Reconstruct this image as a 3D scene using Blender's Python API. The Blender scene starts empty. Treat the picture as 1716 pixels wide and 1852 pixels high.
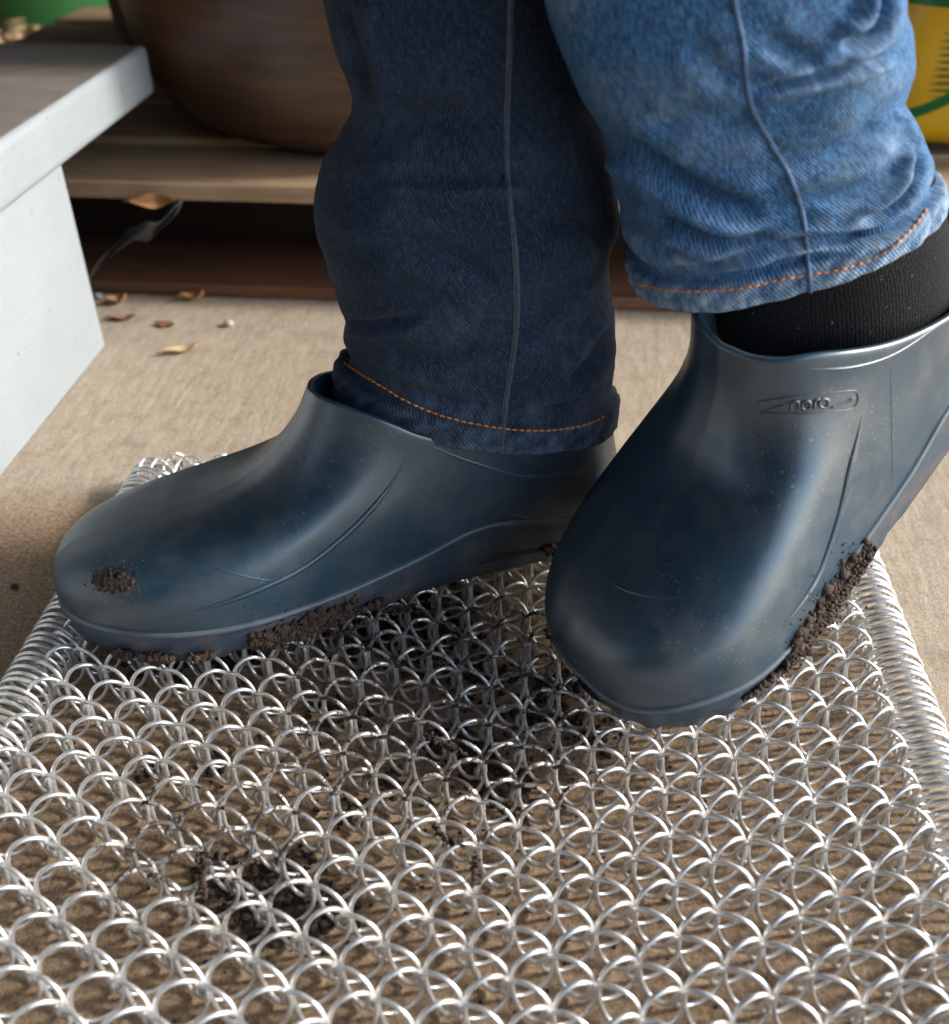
import bpy, bmesh, math, random
import numpy as np
from math import sin, cos, tan, pi, radians, sqrt, atan2, floor
from mathutils import Vector, Matrix, noise
from mathutils.bvhtree import BVHTree

scene = bpy.context.scene
COL = scene.collection
rng = random.Random(7)
nrng = np.random.default_rng(7)

# ------------------------------------------------------------------ camera
CAM_H, CAM_PITCH, CAM_YAW = 0.37, radians(36.6), radians(4.4)
FPX = 1822.0                       # focal length in pixels of a 1716 x 1852 picture
cam_data = bpy.data.cameras.new("camera")
cam = bpy.data.objects.new("camera", cam_data)
COL.objects.link(cam)
cam.location = (0, 0, CAM_H)
cam.rotation_euler = (pi / 2 - CAM_PITCH, 0, CAM_YAW)
cam_data.sensor_fit = 'HORIZONTAL'
cam_data.sensor_width = 36.0
cam_data.lens = 36.0 * FPX / 1716.0
# 948 x 1024 matches the photograph's own shape, so only the horizontal fit matters
cam_data.clip_start = 0.01
cam_data.clip_end = 200
cam_data.dof.use_dof = True
cam_data.dof.focus_distance = 0.48
cam_data.dof.aperture_fstop = 8.0
scene.camera = cam

# ------------------------------------------------------------------ light
SUN_EL, SUN_AZ = radians(33), radians(84)      # azimuth clockwise from +y: the sun stands to the right
world = bpy.data.worlds.new("World")
scene.world = world
world.use_nodes = True
wn = world.node_tree
wn.nodes.clear()
sky = wn.nodes.new('ShaderNodeTexSky')
sky.sky_type = 'NISHITA'
sky.sun_disc = False
sky.dust_density = 1.6
sky.ozone_density = 0.8
sky.sun_elevation = SUN_EL
sky.sun_rotation = SUN_AZ
bg = wn.nodes.new('ShaderNodeBackground')
bg.inputs['Strength'].default_value = 0.15
wo = wn.nodes.new('ShaderNodeOutputWorld')
wn.links.new(sky.outputs[0], bg.inputs[0])
wn.links.new(bg.outputs[0], wo.inputs[0])
sun_data = bpy.data.lights.new("sun", 'SUN')
sun_data.energy = 1.25
sun_data.angle = radians(10.0)
sun_data.color = (1.0, 0.96, 0.91)
sun = bpy.data.objects.new("sun", sun_data)
COL.objects.link(sun)
sd = Vector((sin(SUN_AZ) * cos(SUN_EL), cos(SUN_AZ) * cos(SUN_EL), sin(SUN_EL)))
sun.rotation_euler = sd.to_track_quat('Z', 'Y').to_euler()
scene.view_settings.view_transform = 'Standard'
scene.view_settings.look = 'None'
scene.view_settings.exposure = 2.1
scene.view_settings.gamma = 1.0

# ------------------------------------------------------------------ helpers
CR = np.array([cos(CAM_YAW), sin(CAM_YAW), 0])
CF = np.array([-sin(CAM_YAW) * cos(CAM_PITCH), cos(CAM_YAW) * cos(CAM_PITCH), -sin(CAM_PITCH)])
CU = np.cross(CR, CF)
CC = np.array([0, 0, CAM_H])


def ray(x, y):
    d = (x - 858) * CR - (y - 926) * CU + FPX * CF
    return d / np.linalg.norm(d)


def on_plane(x, y, p, n):
    d = ray(x, y)
    return CC + d * (((np.asarray(p) - CC) @ n) / (d @ n))


def on_z(x, y, z):
    d = ray(x, y)
    return CC + d * (z - CAM_H) / d[2]


def on_y(x, y, Y):
    d = ray(x, y)
    return CC + d * Y / d[1]


def project(P):
    q = np.asarray(P) - CC
    w = q @ CF
    return np.stack([858 + FPX * (q @ CR) / w, 926 - FPX * (q @ CU) / w], -1)


def smooth(a, b, x):
    s = np.clip((np.asarray(x, float) - a) / (b - a), 0, 1)
    return s * s * (3 - 2 * s)


def cr(keys, t):
    """smooth curve through rows of keys (t, values...)"""
    keys = np.asarray(keys, float)
    T = keys[:, 0]
    V = keys[:, 1:]
    t = np.clip(np.asarray(t, float), T[0], T[-1])
    i = np.clip(np.searchsorted(T, t, side='right') - 1, 0, len(T) - 2)
    m = np.zeros_like(V)
    m[1:-1] = (V[2:] - V[:-2]) / (T[2:] - T[:-2])[:, None]
    m[0] = (V[1] - V[0]) / (T[1] - T[0])
    m[-1] = (V[-1] - V[-2]) / (T[-1] - T[-2])
    h = (T[i + 1] - T[i])
    s = ((t - T[i]) / h)[..., None]
    h = h[..., None]
    return ((2 * s**3 - 3 * s**2 + 1) * V[i] + (s**3 - 2 * s**2 + s) * h * m[i]
            + (-2 * s**3 + 3 * s**2) * V[i + 1] + (s**3 - s**2) * h * m[i + 1])


def path(pts, n):
    """n points along a smooth curve through pts"""
    p = np.asarray(pts, float)
    if len(p) == 2:
        t = np.linspace(0, 1, n)[:, None]
        return p[0] * (1 - t) + p[1] * t
    d = np.r_[0, np.cumsum(np.linalg.norm(np.diff(p, axis=0), axis=1))]
    return cr(np.column_stack([d, p]), np.linspace(0, d[-1], n))


def mesh_obj(name, V, faces, mat, parent=None, smooth_shade=True, uv=None, colors=None):
    me = bpy.data.meshes.new(name)
    me.from_pydata([tuple(v) for v in V], [], [tuple(f) for f in faces])
    me.update()
    if smooth_shade:
        me.polygons.foreach_set('use_smooth', [True] * len(me.polygons))
    if uv is not None:
        lay = me.uv_layers.new(name='UVMap')
        idx = np.empty(len(me.loops), np.int32)
        me.loops.foreach_get('vertex_index', idx)
        lay.data.foreach_set('uv', np.asarray(uv, np.float32)[idx].ravel())
    if colors is not None:
        for k, arr in colors.items():
            at = me.attributes.new(k, 'FLOAT', 'POINT')
            at.data.foreach_set('value', np.asarray(arr, np.float32))
    if mat:
        me.materials.append(mat)
    o = bpy.data.objects.new(name, me)
    COL.objects.link(o)
    if parent:
        o.parent = parent
    return o


def grid_faces(nu, nv, close_u=True, off=0, flip=False):
    """vertex (u, v) has index off + u*nv + v"""
    f = []
    for u in range(nu if close_u else nu - 1):
        a = off + u * nv
        b = off + ((u + 1) % nu) * nv
        for v in range(nv - 1):
            q = (a + v, b + v, b + v + 1, a + v + 1)
            f.append(q[::-1] if flip else q)
    return f


def tube_arrays(P, rad, seg=8, closed=False, caps=True, up=(0.123, 0.456, 0.88)):
    P = np.asarray(P, float)
    n = len(P)
    T = np.gradient(P, axis=0)
    if closed:
        T = np.roll(P, -1, 0) - np.roll(P, 1, 0)
    T /= np.linalg.norm(T, axis=1)[:, None] + 1e-12
    r = np.broadcast_to(np.asarray(rad, float), (n,))
    N = np.empty_like(P)
    a = np.asarray(up, float)
    a = a - T[0] * (a @ T[0])
    a /= np.linalg.norm(a)
    for i in range(n):
        a = a - T[i] * (a @ T[i])
        a = a / (np.linalg.norm(a) + 1e-12)
        N[i] = a
    B = np.cross(T, N)
    th = np.linspace(0, 2 * pi, seg, endpoint=False)
    V = P[:, None, :] + r[:, None, None] * (np.cos(th)[None, :, None] * N[:, None, :] + np.sin(th)[None, :, None] * B[:, None, :])
    F = []
    for i in range(n if closed else n - 1):
        j = (i + 1) % n
        for k in range(seg):
            l = (k + 1) % seg
            F.append((i * seg + k, i * seg + l, j * seg + l, j * seg + k))
    if caps and not closed:
        F.append(tuple(range(seg))[::-1])
        F.append(tuple((n - 1) * seg + k for k in range(seg)))
    return V.reshape(-1, 3), F


class MB:
    """collects shapes and links them as one mesh object"""
    def __init__(self):
        self.V, self.F, self.n = [], [], 0

    def add(self, V, F):
        V = np.asarray(V, float)
        self.V.append(V)
        self.F += [tuple(i + self.n for i in f) for f in F]
        self.n += len(V)

    def tube(self, P, rad, seg=8, closed=False):
        self.add(*tube_arrays(P, rad, seg, closed))

    def blob(self, c, r, squash=(1, 1, 1), jit=0.28):
        V = ICO_V * (1 + jit * nrng.standard_normal((len(ICO_V), 1)))
        V = V * np.asarray(squash) * r + np.asarray(c)
        self.add(V, ICO_F)

    def build(self, name, mat, parent=None, smooth_shade=True):
        return mesh_obj(name, np.concatenate(self.V), self.F, mat, parent, smooth_shade)


_bm = bmesh.new()
bmesh.ops.create_icosphere(_bm, subdivisions=1, radius=1.0)
ICO_V = np.array([v.co[:] for v in _bm.verts])
ICO_F = [tuple(v.index for v in f.verts) for f in _bm.faces]
_bm.free()


def thing(name, label, cat, loc=(0, 0, 0), group=None):
    o = bpy.data.objects.new(name, None)
    COL.objects.link(o)
    o.location = loc
    o.empty_display_size = 0.02
    return tag(o, label, cat, group)


def tag(o, label=None, cat=None, group=None, kind=None):
    if label:
        o['label'] = label
    if cat:
        o['category'] = cat
    if group:
        o['group'] = group
    if kind:
        o['kind'] = kind
    return o


def box_obj(name, lo, hi, mat, parent=None, bevel=0.002, seg=2, rotz=0, jitter=0, loc=(0, 0, 0)):
    bm = bmesh.new()
    bmesh.ops.create_cube(bm, size=1.0)
    lo = Vector(lo)
    hi = Vector(hi)
    for v in bm.verts:
        v.co = Vector([lo[i] + (v.co[i] + 0.5) * (hi[i] - lo[i]) for i in range(3)])
        if jitter:
            v.co += Vector([rng.uniform(-jitter, jitter) for _ in range(3)])
    if bevel:
        bmesh.ops.bevel(bm, geom=bm.edges[:], offset=bevel, segments=seg, profile=0.6, affect='EDGES')
    if rotz:
        c = (lo + hi) / 2
        bmesh.ops.rotate(bm, verts=bm.verts, cent=c, matrix=Matrix.Rotation(rotz, 3, 'Z'))
    me = bpy.data.meshes.new(name)
    bm.to_mesh(me)
    bm.free()
    me.polygons.foreach_set('use_smooth', [True] * len(me.polygons))
    me.materials.append(mat)
    o = bpy.data.objects.new(name, me)
    o.location = loc
    COL.objects.link(o)
    if parent:
        o.parent = parent
    return o


# ------------------------------------------------------------------ materials
class NT:
    """small helper round one material's node tree"""
    def __init__(self, name):
        self.m = bpy.data.materials.new(name)
        self.m.use_nodes = True
        self.t = self.m.node_tree
        self.p = self.t.nodes['Principled BSDF']

    def n(self, kind, **kw):
        o = self.t.nodes.new(kind)
        for k, v in kw.items():
            if k in o.inputs:
                o.inputs[k].default_value = v
            else:
                setattr(o, k, v)
        return o

    def l(self, a, b):
        self.t.links.new(a, b)

    def coord(self, which='Object', scale=(1, 1, 1), rot=(0, 0, 0)):
        c = self.n('ShaderNodeTexCoord')
        m = self.n('ShaderNodeMapping')
        m.inputs['Scale'].default_value = scale
        m.inputs['Rotation'].default_value = rot
        self.l(c.outputs[which], m.inputs[0])
        return m.outputs[0]

    def noise(self, vec, scale, detail=4, rough=0.55, dist=0.0):
        o = self.n('ShaderNodeTexNoise')
        o.inputs['Scale'].default_value = scale
        o.inputs['Detail'].default_value = detail
        o.inputs['Roughness'].default_value = rough
        o.inputs['Distortion'].default_value = dist
        self.l(vec, o.inputs['Vector'])
        return o.outputs['Fac']

    def ramp(self, fac, stops, interp='LINEAR'):
        o = self.n('ShaderNodeValToRGB')
        o.color_ramp.interpolation = interp
        el = o.color_ramp.elements
        while len(el) < len(stops):
            el.new(0.5)
        for e, (p, c) in zip(el, stops):
            e.position = p
            e.color = (c, c, c, 1) if isinstance(c, (int, float)) else (*c, 1)
        self.l(fac, o.inputs[0])
        return o.outputs[0]

    def mix(self, fac, a, b, blend='MIX'):
        o = self.n('ShaderNodeMix', data_type='RGBA', blend_type=blend)
        for s, x in ((0, fac), (6, a), (7, b)):
            if isinstance(x, (int, float)):
                o.inputs[s].default_value = x
            elif isinstance(x, tuple):
                o.inputs[s].default_value = (*x, 1)
            else:
                self.l(x, o.inputs[s])
        return o.outputs[2]

    def math(self, op, a, b=0.0):
        o = self.n('ShaderNodeMath', operation=op)
        for s, x in ((0, a), (1, b)):
            if isinstance(x, (int, float)):
                o.inputs[s].default_value = x
            else:
                self.l(x, o.inputs[s])
        return o.outputs[0]

    def bump(self, h, strength, dist):
        o = self.n('ShaderNodeBump')
        o.inputs['Strength'].default_value = strength
        o.inputs['Distance'].default_value = dist
        self.l(h, o.inputs['Height'])
        if self.p.inputs['Normal'].links:
            self.l(self.p.inputs['Normal'].links[0].from_socket, o.inputs['Normal'])
        self.l(o.outputs[0], self.p.inputs['Normal'])

    def set(self, color=None, rough=None, metal=None, spec=None):
        for key, x in (('Base Color', color), ('Roughness', rough), ('Metallic', metal), ('Specular IOR Level', spec)):
            if x is None:
                continue
            if isinstance(x, tuple):
                self.p.inputs[key].default_value = (*x, 1)
            elif isinstance(x, (int, float)):
                self.p.inputs[key].default_value = x
            else:
                self.l(x, self.p.inputs[key])
        return self


def mat_concrete():
    m = NT('concrete')
    v = m.coord('Object')
    vs = m.coord('Object', (1, 0.16, 1), (0, 0, radians(-14)))
    big = m.noise(v, 5, 4)
    streak = m.noise(vs, 210, 6, 0.7)
    fine = m.noise(v, 700, 3, 0.75)
    grit = m.noise(v, 420, 5, 0.8)
    c = m.ramp(big, [(0.3, (0.27, 0.225, 0.17)), (0.7, (0.38, 0.325, 0.255))])
    c = m.mix(0.40, c, m.ramp(streak, [(0.34, (0.17, 0.13, 0.095)), (0.62, (0.46, 0.39, 0.30))]))
    c = m.mix(m.ramp(grit, [(0.50, 0.0), (0.66, 0.7)]), c, (0.52, 0.44, 0.34))
    c = m.mix(m.ramp(fine, [(0.34, 0.85), (0.46, 0.0)]), c, (0.10, 0.075, 0.055))
    blot = m.noise(v, 60, 5, 0.7)
    c = m.mix(m.ramp(blot, [(0.34, 0.40), (0.5, 0.0)]), c, (0.16, 0.12, 0.085))
    # soil dust trodden in round the mat, together with shade painted in beside it
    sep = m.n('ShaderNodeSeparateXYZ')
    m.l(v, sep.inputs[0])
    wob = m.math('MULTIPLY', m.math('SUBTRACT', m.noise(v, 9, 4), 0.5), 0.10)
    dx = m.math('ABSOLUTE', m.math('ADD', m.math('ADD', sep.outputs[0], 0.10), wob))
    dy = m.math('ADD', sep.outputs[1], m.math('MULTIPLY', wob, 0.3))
    soil_shade = m.math('MULTIPLY', m.ramp(dx, [(0.26, 1.0), (0.31, 0.0)]), m.ramp(dy, [(0.47, 1.0), (0.505, 0.0)]))
    c = m.mix(m.math('MULTIPLY', soil_shade, 0.64), c, m.mix(m.ramp(grit, [(0.38, 0.0), (0.62, 1.0)]), (0.075, 0.040, 0.018), (0.42, 0.265, 0.145)))
    m.set(c, 0.92, spec=0.25)
    m.bump(streak, 0.5, 0.0012)
    m.bump(grit, 0.6, 0.0012)
    m.bump(fine, 0.6, 0.0005)
    return m.m


def mat_rubber(dust=1.0):
    m = NT('navy_rubber')
    v = m.coord('Object')
    big = m.noise(v, 16, 3)
    c = m.ramp(big, [(0.3, (0.0060, 0.027, 0.046)), (0.7, (0.0095, 0.037, 0.062))])
    spk = m.noise(v, 1000, 2, 0.5)
    zone = m.ramp(m.noise(v, 14, 3), [(0.42, 0.0), (0.62, 1.0)])
    spk = m.math('MULTIPLY', m.ramp(spk, [(0.67, 0.0), (0.73, 1.0)]), zone)
    c = m.mix(m.math('MULTIPLY', spk, 0.7), c, (0.38, 0.37, 0.35))
    film = m.ramp(m.noise(v, 30, 6, 0.75), [(0.46, 0.0), (0.75, 0.22)])
    c = m.mix(film, c, (0.20, 0.17, 0.14))
    r = m.ramp(m.noise(v, 60, 4), [(0.3, 0.34), (0.7, 0.43)])
    m.set(c, r, spec=1.0)
    m.bump(m.noise(v, 1400, 2), 0.10, 0.0003)
    m.bump(m.noise(v, 35, 2), 0.10, 0.002)
    return m.m


def mat_sole():
    m = NT('sole_rubber')
    v = m.coord('Object')
    c = m.mix(m.ramp(m.noise(v, 45, 6, 0.7), [(0.42, 0.0), (0.75, 0.75)]), (0.022, 0.042, 0.066), (0.13, 0.10, 0.08))
    spk = m.ramp(m.noise(v, 500, 2), [(0.72, 0.0), (0.78, 0.7)])
    c = m.mix(spk, c, (0.4, 0.38, 0.34))
    m.set(c, 0.48, spec=0.5)
    m.bump(m.noise(v, 240, 4), 0.25, 0.0008)
    return m.m


def mat_simple(name, color, rough=0.6, metal=0.0, spec=0.5, var=0.25, scale=40, bump=0.0):
    m = NT(name)
    v = m.coord('Object')
    n = m.noise(v, scale, 5, 0.6)
    c = m.ramp(n, [(0.25, tuple(x * (1 - var) for x in color)), (0.75, tuple(min(1, x * (1 + var)) for x in color))])
    m.set(c, rough, metal, spec)
    if bump:
        m.bump(n, 0.5, bump)
    return m.m


def mat_wire():
    m = NT('galvanised_wire')
    g = m.n('ShaderNodeNewGeometry')
    pos = g.outputs['Position']
    n = m.noise(pos, 260, 4)
    c = m.ramp(n, [(0.3, (0.60, 0.60, 0.59)), (0.7, (0.78, 0.78, 0.77))])
    # dried mud wiped on to the wires where the soles were scraped
    sep = m.n('ShaderNodeSeparateXYZ')
    m.l(pos, sep.inputs[0])

    def soft(x, c0, w):
        d = m.math('ABSOLUTE', m.math('SUBTRACT', x, c0))
        return m.ramp(m.math('DIVIDE', d, w), [(0.45, 1.0), (1.0, 0.0)])
    zone = m.math('MULTIPLY', soft(sep.outputs[0], -0.040, 0.125), soft(sep.outputs[1], 0.325, 0.125))
    zone2 = m.math('MULTIPLY', soft(sep.outputs[0], -0.125, 0.065), soft(sep.outputs[1], 0.235, 0.05))
    zone = m.math('MAXIMUM', zone, zone2)
    top = m.ramp(sep.outputs[2], [(0.0150, 0.25), (0.0240, 1.0)])
    pat = m.noise(pos, 120, 6, 0.75)
    pat = m.math('ADD', pat, m.math('MULTIPLY', m.math('SUBTRACT', zone, 1.0), 0.30))
    mud = m.math('MULTIPLY', m.ramp(pat, [(0.485, 0.0), (0.515, 1.0)]), top)
    tint = m.math('MULTIPLY', zone, m.ramp(m.noise(pos, 45, 4), [(0.35, 0.0), (0.65, 0.5)]))
    c = m.mix(tint, c, (0.42, 0.34, 0.24))
    c = m.mix(mud, c, (0.045, 0.030, 0.022))
    met = m.math('SUBTRACT', 0.75, m.math('MULTIPLY', mud, 0.75))
    rg = m.math('ADD', m.ramp(n, [(0.3, 0.26), (0.7, 0.40)]), m.math('MULTIPLY', mud, 0.45))
    m.set(c, rg, met)
    m.bump(mud, 0.6, 0.0006)
    m.bump(m.noise(pos, 900, 3), 0.15, 0.0002)
    return m.m


def mat_denim(dark):
    """indigo twill; fade = where the cloth has rubbed pale (a vertex attribute that follows folds and hem)"""
    m = NT('denim_shaded' if dark else 'denim_blue')
    uv = m.coord('UV')
    fade = m.n('ShaderNodeAttribute', attribute_name='fade').outputs['Fac']
    rot = m.coord('UV', (1, 1, 1), (0, 0, radians(28)))
    w = m.n('ShaderNodeTexWave', wave_type='BANDS', bands_direction='X')
    w.inputs['Scale'].default_value = 260
    w.inputs['Distortion'].default_value = 2.2
    w.inputs['Detail'].default_value = 2
    w.inputs['Detail Scale'].default_value = 2.5
    m.l(rot, w.inputs['Vector'])
    vert = m.coord('UV', (1, 0.22, 1))
    slub = m.noise(vert, 1000, 3, 0.75)
    spot = m.noise(m.coord('UV', (1, 0.35, 1)), 1500, 3, 0.7)
    cloud = m.noise(uv, 34, 5, 0.65)
    vstreak = m.noise(m.coord('UV', (1, 0.3, 1)), 150, 4, 0.6)
    a, b = ((0.0027, 0.0058, 0.0145), (0.0095, 0.019, 0.038)) if dark else ((0.006, 0.024, 0.066), (0.029, 0.094, 0.195))  # dark: the same denim with the leg's shade put into its colour
    c = m.mix(w.outputs['Fac'], a, b)
    c = m.mix(m.ramp(slub, [(0.44, 0.0), (0.60, 0.9)]), c, tuple(x * 1.8 for x in b))
    c = m.mix(m.ramp(cloud, [(0.30, 0.35), (0.5, 0.0)]), c, a)
    c = m.mix(m.ramp(vstreak, [(0.5, 0.0), (0.75, 0.3)]), c, tuple(x * 1.5 for x in b))
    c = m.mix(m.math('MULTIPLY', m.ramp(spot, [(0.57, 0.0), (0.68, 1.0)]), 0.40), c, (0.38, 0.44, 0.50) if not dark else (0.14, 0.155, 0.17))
    f2 = m.math('MULTIPLY', fade, m.ramp(m.noise(m.coord('UV', (1, 0.5, 1)), 230, 4, 0.7), [(0.36, 0.05), (0.66, 1.0)]))
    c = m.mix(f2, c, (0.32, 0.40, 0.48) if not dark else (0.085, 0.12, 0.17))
    m.set(c, 0.88, spec=0.2)
    m.p.inputs['Sheen Weight'].default_value = 0.06
    m.p.inputs['Sheen Roughness'].default_value = 0.5
    m.bump(w.outputs['Fac'], 0.5, 0.0005)
    m.bump(slub, 0.45, 0.0005)
    m.bump(cloud, 0.35, 0.002)
    return m.m


def mat_sock():
    m = NT('black_knit')
    uv = m.coord('UV')
    w = m.n('ShaderNodeTexWave', wave_type='BANDS', bands_direction='X')
    w.inputs['Scale'].default_value = 230
    w.inputs['Distortion'].default_value = 2.5
    w.inputs['Detail'].default_value = 2
    w.inputs['Detail Scale'].default_value = 4
    m.l(uv, w.inputs['Vector'])
    n = m.noise(uv, 900, 3, 0.7)
    lint = m.ramp(m.noise(uv, 330, 2), [(0.70, 0.0), (0.74, 1.0)])
    c = m.mix(m.ramp(n, [(0.38, 0.0), (0.62, 1.0)]), (0.003, 0.003, 0.0035), (0.018, 0.018, 0.020))
    c = m.mix(m.math('MULTIPLY', lint, 0.5), c, (0.3, 0.29, 0.27))
    m.set(c, 0.95, spec=0.15)
    m.p.inputs['Sheen Weight'].default_value = 0.04
    m.bump(w.outputs['Fac'], 0.35, 0.0007)
    m.bump(n, 1.0, 0.0012)
    return m.m


def mat_mud():
    m = NT('damp_soil')
    v = m.coord('Object')
    n = m.noise(v, 260, 5, 0.7)
    c = m.ramp(n, [(0.3, (0.018, 0.012, 0.009)), (0.6, (0.060, 0.040, 0.030)), (0.8, (0.13, 0.095, 0.075))])
    m.set(c, 0.85, spec=0.35)
    m.bump(m.noise(v, 900, 4, 0.7), 0.8, 0.001)
    return m.m


def mat_wood(name, a, b, scale=(2, 40, 40), rough=0.8):
    m = NT(name)
    v = m.coord('Object', scale)
    g = m.noise(v, 3, 6, 0.65, 0.6)
    c = m.ramp(g, [(0.3, a), (0.7, b)])
    c = m.mix(m.ramp(m.noise(m.coord('Object'), 25, 4), [(0.45, 0.0), (0.8, 0.5)]), c, tuple(x * 0.6 for x in a))
    m.set(c, rough, spec=0.3)
    m.bump(g, 0.4, 0.001)
    return m.m


def mat_bench_top():
    m = NT('weathered_bench_top')
    v = m.coord('Object')
    g = m.noise(m.coord('Object', (1, 2.0, 1)), 14, 6, 0.7)
    c = m.ramp(g, [(0.3, (0.16, 0.135, 0.115)), (0.55, (0.22, 0.195, 0.175)), (0.8, (0.34, 0.33, 0.32))])
    m.set(c, 0.42, spec=0.5)
    m.bump(g, 0.2, 0.0006)
    return m.m


def mat_pot():
    m = NT('brown_glaze')
    v = m.coord('Object', (1.2, 1.2, 14))
    g = m.noise(v, 6, 6, 0.65)
    big = m.noise(m.coord('Object'), 9, 3)
    c = m.ramp(g, [(0.3, (0.030, 0.017, 0.011)), (0.55, (0.075, 0.038, 0.021)), (0.8, (0.20, 0.080, 0.030))])
    c = m.mix(m.ramp(big, [(0.5, 0.0), (0.75, 0.6)]), c, (0.13, 0.045, 0.016))
    m.set(c, 0.38, spec=0.5)
    return m.m


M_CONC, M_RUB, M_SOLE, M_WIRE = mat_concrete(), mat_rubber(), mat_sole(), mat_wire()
M_SHADED, M_BLUE, M_SOCK, M_MUD = mat_denim(True), mat_denim(False), mat_sock(), mat_mud()
M_WELT = mat_simple('welt_rubber', (0.075, 0.10, 0.12), 0.38, var=0.3, scale=60)
M_INNER = mat_simple('shoe_lining', (0.012, 0.013, 0.015), 0.7)
M_THREAD = mat_simple('orange_thread', (0.55, 0.19, 0.03), 0.7, var=0.35, scale=500)
M_PALE = mat_simple('grey_thread', (0.13, 0.14, 0.135), 0.8, var=0.35, scale=400)


def mat_paint():
    m = NT('white_paint')
    v = m.coord('Object')
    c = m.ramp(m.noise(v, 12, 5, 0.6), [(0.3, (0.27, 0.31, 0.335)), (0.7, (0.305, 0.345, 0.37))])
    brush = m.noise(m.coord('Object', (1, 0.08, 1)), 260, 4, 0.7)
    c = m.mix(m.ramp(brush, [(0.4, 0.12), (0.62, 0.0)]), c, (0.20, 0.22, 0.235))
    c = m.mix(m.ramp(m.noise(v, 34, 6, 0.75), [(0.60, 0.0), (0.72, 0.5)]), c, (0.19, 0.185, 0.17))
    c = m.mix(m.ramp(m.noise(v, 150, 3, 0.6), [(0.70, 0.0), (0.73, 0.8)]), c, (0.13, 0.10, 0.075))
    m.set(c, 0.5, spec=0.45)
    m.bump(brush, 0.3, 0.0006)
    return m.m


M_WHITE = mat_paint()
M_BTOP = mat_bench_top()
M_DECK = mat_wood('pale_pallet_wood', (0.25, 0.165, 0.10), (0.40, 0.275, 0.17))
M_BOARD = mat_wood('red_brown_wood', (0.085, 0.036, 0.017), (0.17, 0.08, 0.04))
M_POT = mat_pot()
M_LEAF = mat_simple('dry_leaf', (0.34, 0.17, 0.065), 0.7, var=0.5, scale=90)
M_LEAFP = mat_simple('pale_dry_leaf', (0.40, 0.29, 0.16), 0.8, var=0.4, scale=90)
M_SCRAP = mat_simple('grey_scrap', (0.035, 0.034, 0.033), 0.8, var=0.6, scale=60)
# ------------------------------------------------------------------ setting
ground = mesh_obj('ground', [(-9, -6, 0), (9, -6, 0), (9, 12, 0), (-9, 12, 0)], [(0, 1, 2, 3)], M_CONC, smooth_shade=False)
tag(ground, 'beige broom-finished concrete floor under the wire mat', kind='structure')

# ------------------------------------------------------------------ wire mat
S_COL, PITCH, MAT_Z, WIRE_R = 0.01553, 0.0214, 0.0140, 0.00083
RZ = 0.0129
B0X, J0Y = -0.0176, 0.2452          # one crossing point of the weave, found in the photograph
N_TURN = 25
mat_root = thing('wire_mat', 'silver boot-scraper mat of interlocked galvanised wire coils on the concrete', 'mat', (0, 0, 0))


# the coils are a little boxy: they move forward mostly along top and bottom and stand upright where neighbours hook together
def coil_points(rx, cx, hand, turns, per=30, ease=0.55):
    a = np.arange(turns * per + 1) / per * 2 * pi
    c, s_ = np.cos(a), np.sin(a)
    x = c
    z = np.sign(s_) * np.abs(s_) ** (1.0 if hand > 0 else 0.95)
    y = PITCH * (a - ease / 2 * np.sin(2 * a)) / (2 * pi)
    if hand > 0:                      # this coil is squashed at the top only
        z = np.where(z > 0, z * 0.0095, z * 0.0150) + 0.0034
    else:
        z = z * RZ
    # hand-made wire: turns lean and swell a little
    k = a / (2 * pi)
    wob = 0.00035 * np.sin(2.1 * k + 0.7) + 0.00025 * np.sin(5.3 * k)
    return np.column_stack([cx - hand * rx * x * (1 + 0.03 * np.sin(3.7 * k)) + wob, y + 0.0005 * np.sin(2.9 * k + hand) + 0.0004 * np.sin(7.7 * k), z * (1 + 0.02 * np.sin(4.3 * k))])


coil_mesh = {}
for hand, rx, cx in ((1, 0.45 * S_COL, 0.47 * S_COL), (-1, 0.62 * S_COL, 0.385 * S_COL)):
    V, F = tube_arrays(coil_points(rx, cx, hand, N_TURN, ease=0.12 if hand > 0 else 0.0), 0.00104 if hand > 0 else 0.00095, 7)
    o = mesh_obj('wire_coil', V, F, M_WIRE, mat_root)
    coil_mesh[hand] = o
first = {1: True, -1: True}
for k in range(-14, 12):              # one column of the weave per step, two coils of opposite hand in each
    for hand in (1, -1):
        o = coil_mesh[hand] if first[hand] else coil_mesh[hand].copy()
        if not first[hand]:
            COL.objects.link(o)
            o.parent = mat_root
        first[hand] = False
        odd = (k if hand > 0 else k + 1) % 2
        far = J0Y + (0.0 if hand > 0 else -0.0014) + (0.5 if odd else 0.0) * PITCH      # a crossing with the right phase
        n_back = math.floor((far + 0.030) / PITCH)
        o.location = (B0X + k * S_COL, far - n_back * PITCH, MAT_Z)
        o.rotation_euler = (rng.uniform(-0.0006, 0.0006), 0, rng.uniform(-0.0016, 0.0016))
        o.location.x += rng.uniform(-0.0003, 0.0003)
        o.location.y += rng.uniform(-0.0006, 0.0006)

MAT_X0, MAT_X1, MAT_Y0, MAT_Y1 = -0.2515, 0.1905, -0.036, 0.512
BR, BP = 0.0120, 0.0046


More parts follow.
